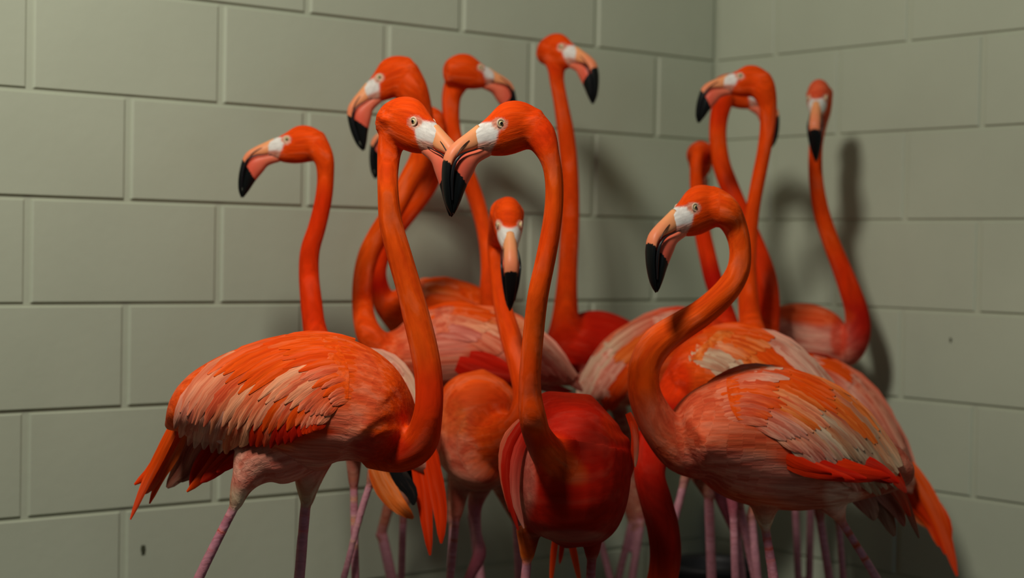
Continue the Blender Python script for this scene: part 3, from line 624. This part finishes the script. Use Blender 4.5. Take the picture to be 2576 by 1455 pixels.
# I: right of the corner facing left
flamingo('flamingo facing left just right of the wall corner, bill crossing another neck',
    (1862, 191, 3.55, .92, 'L', 6, -3),
    [(1900, 930, 3.43, 60, 'hot'), (1900, 870, 3.47, 40, 'hot'), (1888, 810, 3.53, 30, 'hot'), (1882, 750, 3.54, 26, 'hot'), (1880, 680, 3.55, 23, 'hot'), (1885, 600, 3.56, 20, 'hot'), (1895, 520, 3.56, 18, 'hot'), (1908, 450, 3.56, 18, 'hot'), (1922, 380, 3.56, 18, 'hot'), (1931, 320, 3.56, 20, 'hot'), (1932, 268, 3.56, 23, 'hot'), (1920, 225, 3.56, 32, 'hot')],
    [(1890, 905, 3.42, 40, 'hot'), (1860, 935, 3.4, 70, 'hot'), (1810, 960, 3.39, 70, 'hot'), (1765, 985, 3.38, 30, 'hot')],
    [leg(1830, 1010, 1860, 1270, 1900, 1455, 3.35, 22, 13, 12, 'dusk'), leg(1790, 1000, 1722, 1210, 1692, 1330, 3.4, 22, 13, 11, 'dusk')],
    3.4, rd=.06, vox=.0042)

# J / Q : neck right of the corner, long pink wing at right
flamingo('flamingo with head hidden behind another\'s neck, long pink wing, red tail furthest right',
    (1879, 224, 3.8, 1.0, 'R', 0, 14),
    [(1960, 930, 3.6, 70, 'hot'), (1925, 870, 3.64, 38, 'hot'), (1931, 815, 3.67, 31, 'flame'), (1934, 760, 3.69, 28, 'flame'), (1926, 700, 3.71, 28, 'flame'), (1904, 635, 3.73, 27, 'flame'), (1878, 570, 3.75, 25, 'flame'), (1852, 510, 3.76, 24, 'flame'), (1831, 460, 3.77, 24, 'flame'), (1814, 410, 3.78, 23, 'hot'), (1806, 350, 3.79, 22, 'hot'), (1808, 300, 3.8, 23, 'flame'), (1818, 255, 3.8, 26, 'flame')],
    [(1960, 930, 3.58, 50, 'orange'), (2020, 968, 3.56, 88, 'orange'), (2090, 1020, 3.54, 96, 'orange'), (2160, 1085, 3.52, 88, 'pink'), (2222, 1150, 3.5, 60, 'pink'), (2262, 1200, 3.48, 36, 'salmon'), (2285, 1235, 3.47, 15, 'flame')],
    [leg(2060, 1100, 2062, 1300, 2086, 1455, 3.5, 26, 13, 11, 'dusk'), leg(2100, 1120, 2110, 1310, 2121, 1455, 3.55, 26, 12, 9, 'dusk')],
    3.52, rd=.085,
    wings=[dict(base='pink', g=[
        [(1990, 885), (2085, 902), (2165, 950), (2232, 1035), (2275, 1120), (2300, 1195)],
        [(2005, 915), (2085, 940), (2150, 995), (2208, 1075), (2250, 1150), (2278, 1210)],
        [(2030, 960), (2085, 995), (2138, 1055), (2185, 1120), (2225, 1180), (2250, 1225)]],
        rows=[(.45, 1.08, 7, 46, ['pink'], ['pink', 'pink', 'rose']), (.18, .8, 6, 46, ['salmon', 'pink', 'pink'], ['pink']), (.0, .34, 6, 40, ['orange', 'hot', 'flame'], ['orange', 'pink', 'flame'])])],
    blades=[([(2285, 1170), (2335, 1250), (2375, 1340), (2408, 1450)], 44, 'orange', 'flame', 3.46), ([(2270, 1190), (2320, 1260), (2360, 1320), (2378, 1395)], 50, 'flame', 'flame', 3.47), ([(2255, 1200), (2300, 1260), (2340, 1310), (2362, 1375)], 46, 'flame', 'hot', 3.48), ([(2240, 1230), (2280, 1270), (2310, 1300), (2340, 1330)], 40, 'red', 'amber', 3.49), ([(2300, 1210), (2350, 1270), (2382, 1320), (2390, 1370)], 34, 'hot', 'flame', 3.465)])

# L / K : facing away
flamingo('flamingo seen from behind, head beyond its own neck, pale curved wing',
    (1762, 398, 3.88, 1.1, 'R', -84, 8),
    [(1800, 880, 3.66, 70, 'flame'), (1832, 840, 3.68, 34, 'red'), (1824, 795, 3.7, 27, 'red'), (1808, 745, 3.71, 24, 'red'), (1792, 695, 3.72, 23, 'red'), (1779, 640, 3.73, 22, 'flame'), (1768, 590, 3.74, 21, 'flame'), (1757, 530, 3.75, 19, 'hot'), (1752, 470, 3.76, 17, 'hot'), (1751, 420, 3.76, 16, 'hot'), (1755, 388, 3.77, 17, 'hot')],
    [(1465, 990, 3.66, 22, 'pink'), (1515, 965, 3.66, 66, 'pale'), (1580, 930, 3.66, 100, 'salmon'), (1660, 902, 3.66, 114, 'orange'), (1740, 885, 3.66, 110, 'flame'), (1800, 875, 3.66, 82, 'flame'), (1850, 865, 3.66, 40, 'flame')],
    [leg(1620, 1000, 1783, 1245, 1790, 1455, 3.45, 26, 15, 13, 'dusk', 3.45), leg(1700, 1000, 1850, 1330, 1865, 1455, 3.5, 26, 16, 13, 'knee', 3.5)],
    3.66, rd=.075,
    wings=[dict(base='pink', g=[
        [(1750, 776), (1680, 784), (1600, 818), (1530, 868), (1480, 935), (1452, 1000)],
        [(1750, 800), (1690, 812), (1625, 850), (1565, 900), (1520, 955), (1495, 1010)],
        [(1740, 840), (1690, 855), (1640, 895), (1595, 940), (1565, 985), (1545, 1025)]],
        rows=[(.4, 1.05, 7, 50, ['pale/cream', 'pink', 'orange'], ['pale', 'pink', 'flame']), (.05, .6, 7, 50, ['flame', 'orange', 'orange'], ['cream', 'amber', 'orange'])])])

# P : head down, neck dropping between the legs
flamingo('flamingo with lowered head, dark red neck hanging straight down beside the chest-on bird',
    (1475, 1690, 2.98, 1.0, 'L', 5, 25),
    [(1740, 985, 3.2, 85, 'red'), (1690, 1040, 3.14, 60, 'red'), (1650, 1110, 3.08, 48, 'red'), (1634, 1190, 3.02, 40, 'red'), (1650, 1260, 3.0, 41, 'deep'), (1668, 1330, 3.0, 41, 'deep'), (1674, 1400, 3.0, 40, 'deep'), (1662, 1470, 3.0, 38, 'flame'), (1625, 1550, 2.99, 34, 'flame'), (1580, 1620, 2.98, 32, 'flame')],
    [(1688, 965, 3.2, 42, 'red'), (1735, 958, 3.2, 98, 'flame'), (1810, 956, 3.2, 127, 'orange'), (1890, 972, 3.2, 140, 'amber'), (1970, 1010, 3.2, 130, 'salmon'), (2040, 1060, 3.2, 105, 'salmon'), (2110, 1120, 3.2, 65, 'salmon'), (2160, 1170, 3.2, 25, 'flame')],
    [leg(1830, 1080, 1845, 1290, 1850, 1455, 3.2, 30, 13, 11, 'knee'), leg(1960, 1120, 1890, 1300, 1905, 1455, 3.25, 30, 13, 12, 'dusk')],
    3.2, rd=.1,
    spots=[(1695, 960, 50, 60, 'flame', 1)],
    wings=[dict(base='amber', g=[
        [(1770, 832), (1850, 826), (1940, 843), (2010, 885), (2065, 945), (2105, 1000)],
        [(1745, 855), (1825, 848), (1905, 868), (1970, 915), (2020, 970), (2050, 1020)],
        [(1725, 885), (1785, 878), (1850, 895), (1905, 935), (1945, 985), (1970, 1035)],
        [(1712, 915), (1755, 910), (1800, 930), (1840, 965), (1868, 1005), (1885, 1045)]],
        rows=[(.5, 1.05, 8, 54, ['pale', 'pale/salmon', 'orange', 'amber'], ['pale', 'pink/pale', 'flame', 'amber']), (.22, .75, 8, 52, ['pink', 'orange', 'amber', 'cream'], ['pale', 'orange/amber', 'amber', 'cream']), (.02, .42, 7, 52, ['orange', 'orange', 'peach', 'cream'], ['orange/pale', 'orange/amber', 'amber', 'cream'])])],
    blades=[([(2140, 1120), (2190, 1190), (2230, 1250), (2265, 1300)], 40, 'flame', 'brown', 3.18), ([(2185, 1040), (2196, 1060), (2206, 1080), (2212, 1092)], 18, 'black', 'black', 3.3, 'wing_feather')])

# O : far right
flamingo('flamingo with the rightmost head, dull pink, facing forward above a thin sloping neck',
    (2056, 247, 3.78, 1.04, 'L', 74, 27),
    [(2085, 880, 3.84, 60, 'salmon'), (2130, 875, 3.82, 46, 'red'), (2156, 835, 3.8, 35, 'red'), (2155, 785, 3.8, 30, 'red'), (2138, 730, 3.8, 27, 'flame'), (2115, 670, 3.8, 24, 'flame'), (2091, 610, 3.8, 22, 'hot'), (2069, 545, 3.8, 21, 'hot'), (2056, 480, 3.8, 19, 'hot'), (2051, 420, 3.82, 18, 'hot'), (2053, 360, 3.84, 18, 'hot'), (2060, 310, 3.85, 22, 'salmon'), (2066, 275, 3.84, 26, 'salmon')],
    [(1925, 870, 3.86, 50, 'pink'), (1970, 855, 3.86, 86, 'pink'), (2030, 862, 3.86, 98, 'pink'), (2090, 872, 3.85, 82, 'rose'), (2130, 880, 3.84, 45, 'flame')],
    [leg(1990, 930, 2000, 1250, 2010, 1500, 3.85, 24, 12, 10, 'dusk'), leg(2060, 940, 2040, 1250, 2035, 1500, 3.85, 24, 12, 10, 'dusk')],
    3.86, rd=.075, vox=.0042,
    spots=[(2040, 790, 110, 35, 'orange', .9, 5), (2010, 850, 60, 40, 'pink', .8), (2110, 850, 25, 60, 'flame', .7), (2060, 225, 40, 40, 'salmon', .5)])

# ------------------------------------------------------------------ black rubber tub on the floor
def tub():
    c = P(1790, 1440, 3.92); prof = [(.075, .004), (.088, .02), (.098, .205), (.108, .212), (.110, .222), (.104, .228), (.096, .222), (.092, .21), (.08, .03), (.0, .025)]
    V = []; F = []; n = 40
    for r, z in prof:
        for k in range(n): V.append((r*math.cos(2*math.pi*k/n), r*math.sin(2*math.pi*k/n), z))
    for i in range(len(prof)-1):
        for k in range(n): F.append((i*n+k, i*n+(k+1) % n, (i+1)*n+(k+1) % n, (i+1)*n+k))
    F.append(tuple(range(n))[::-1])
    t = empty('feed_tub', (c[0], c[1], 0)); t['label'] = 'black rubber tub on the floor behind the birds\' legs'; t['category'] = 'tub'
    obj('bowl', mesh('bowl', V, F), M_RUBBER, t)
tub()
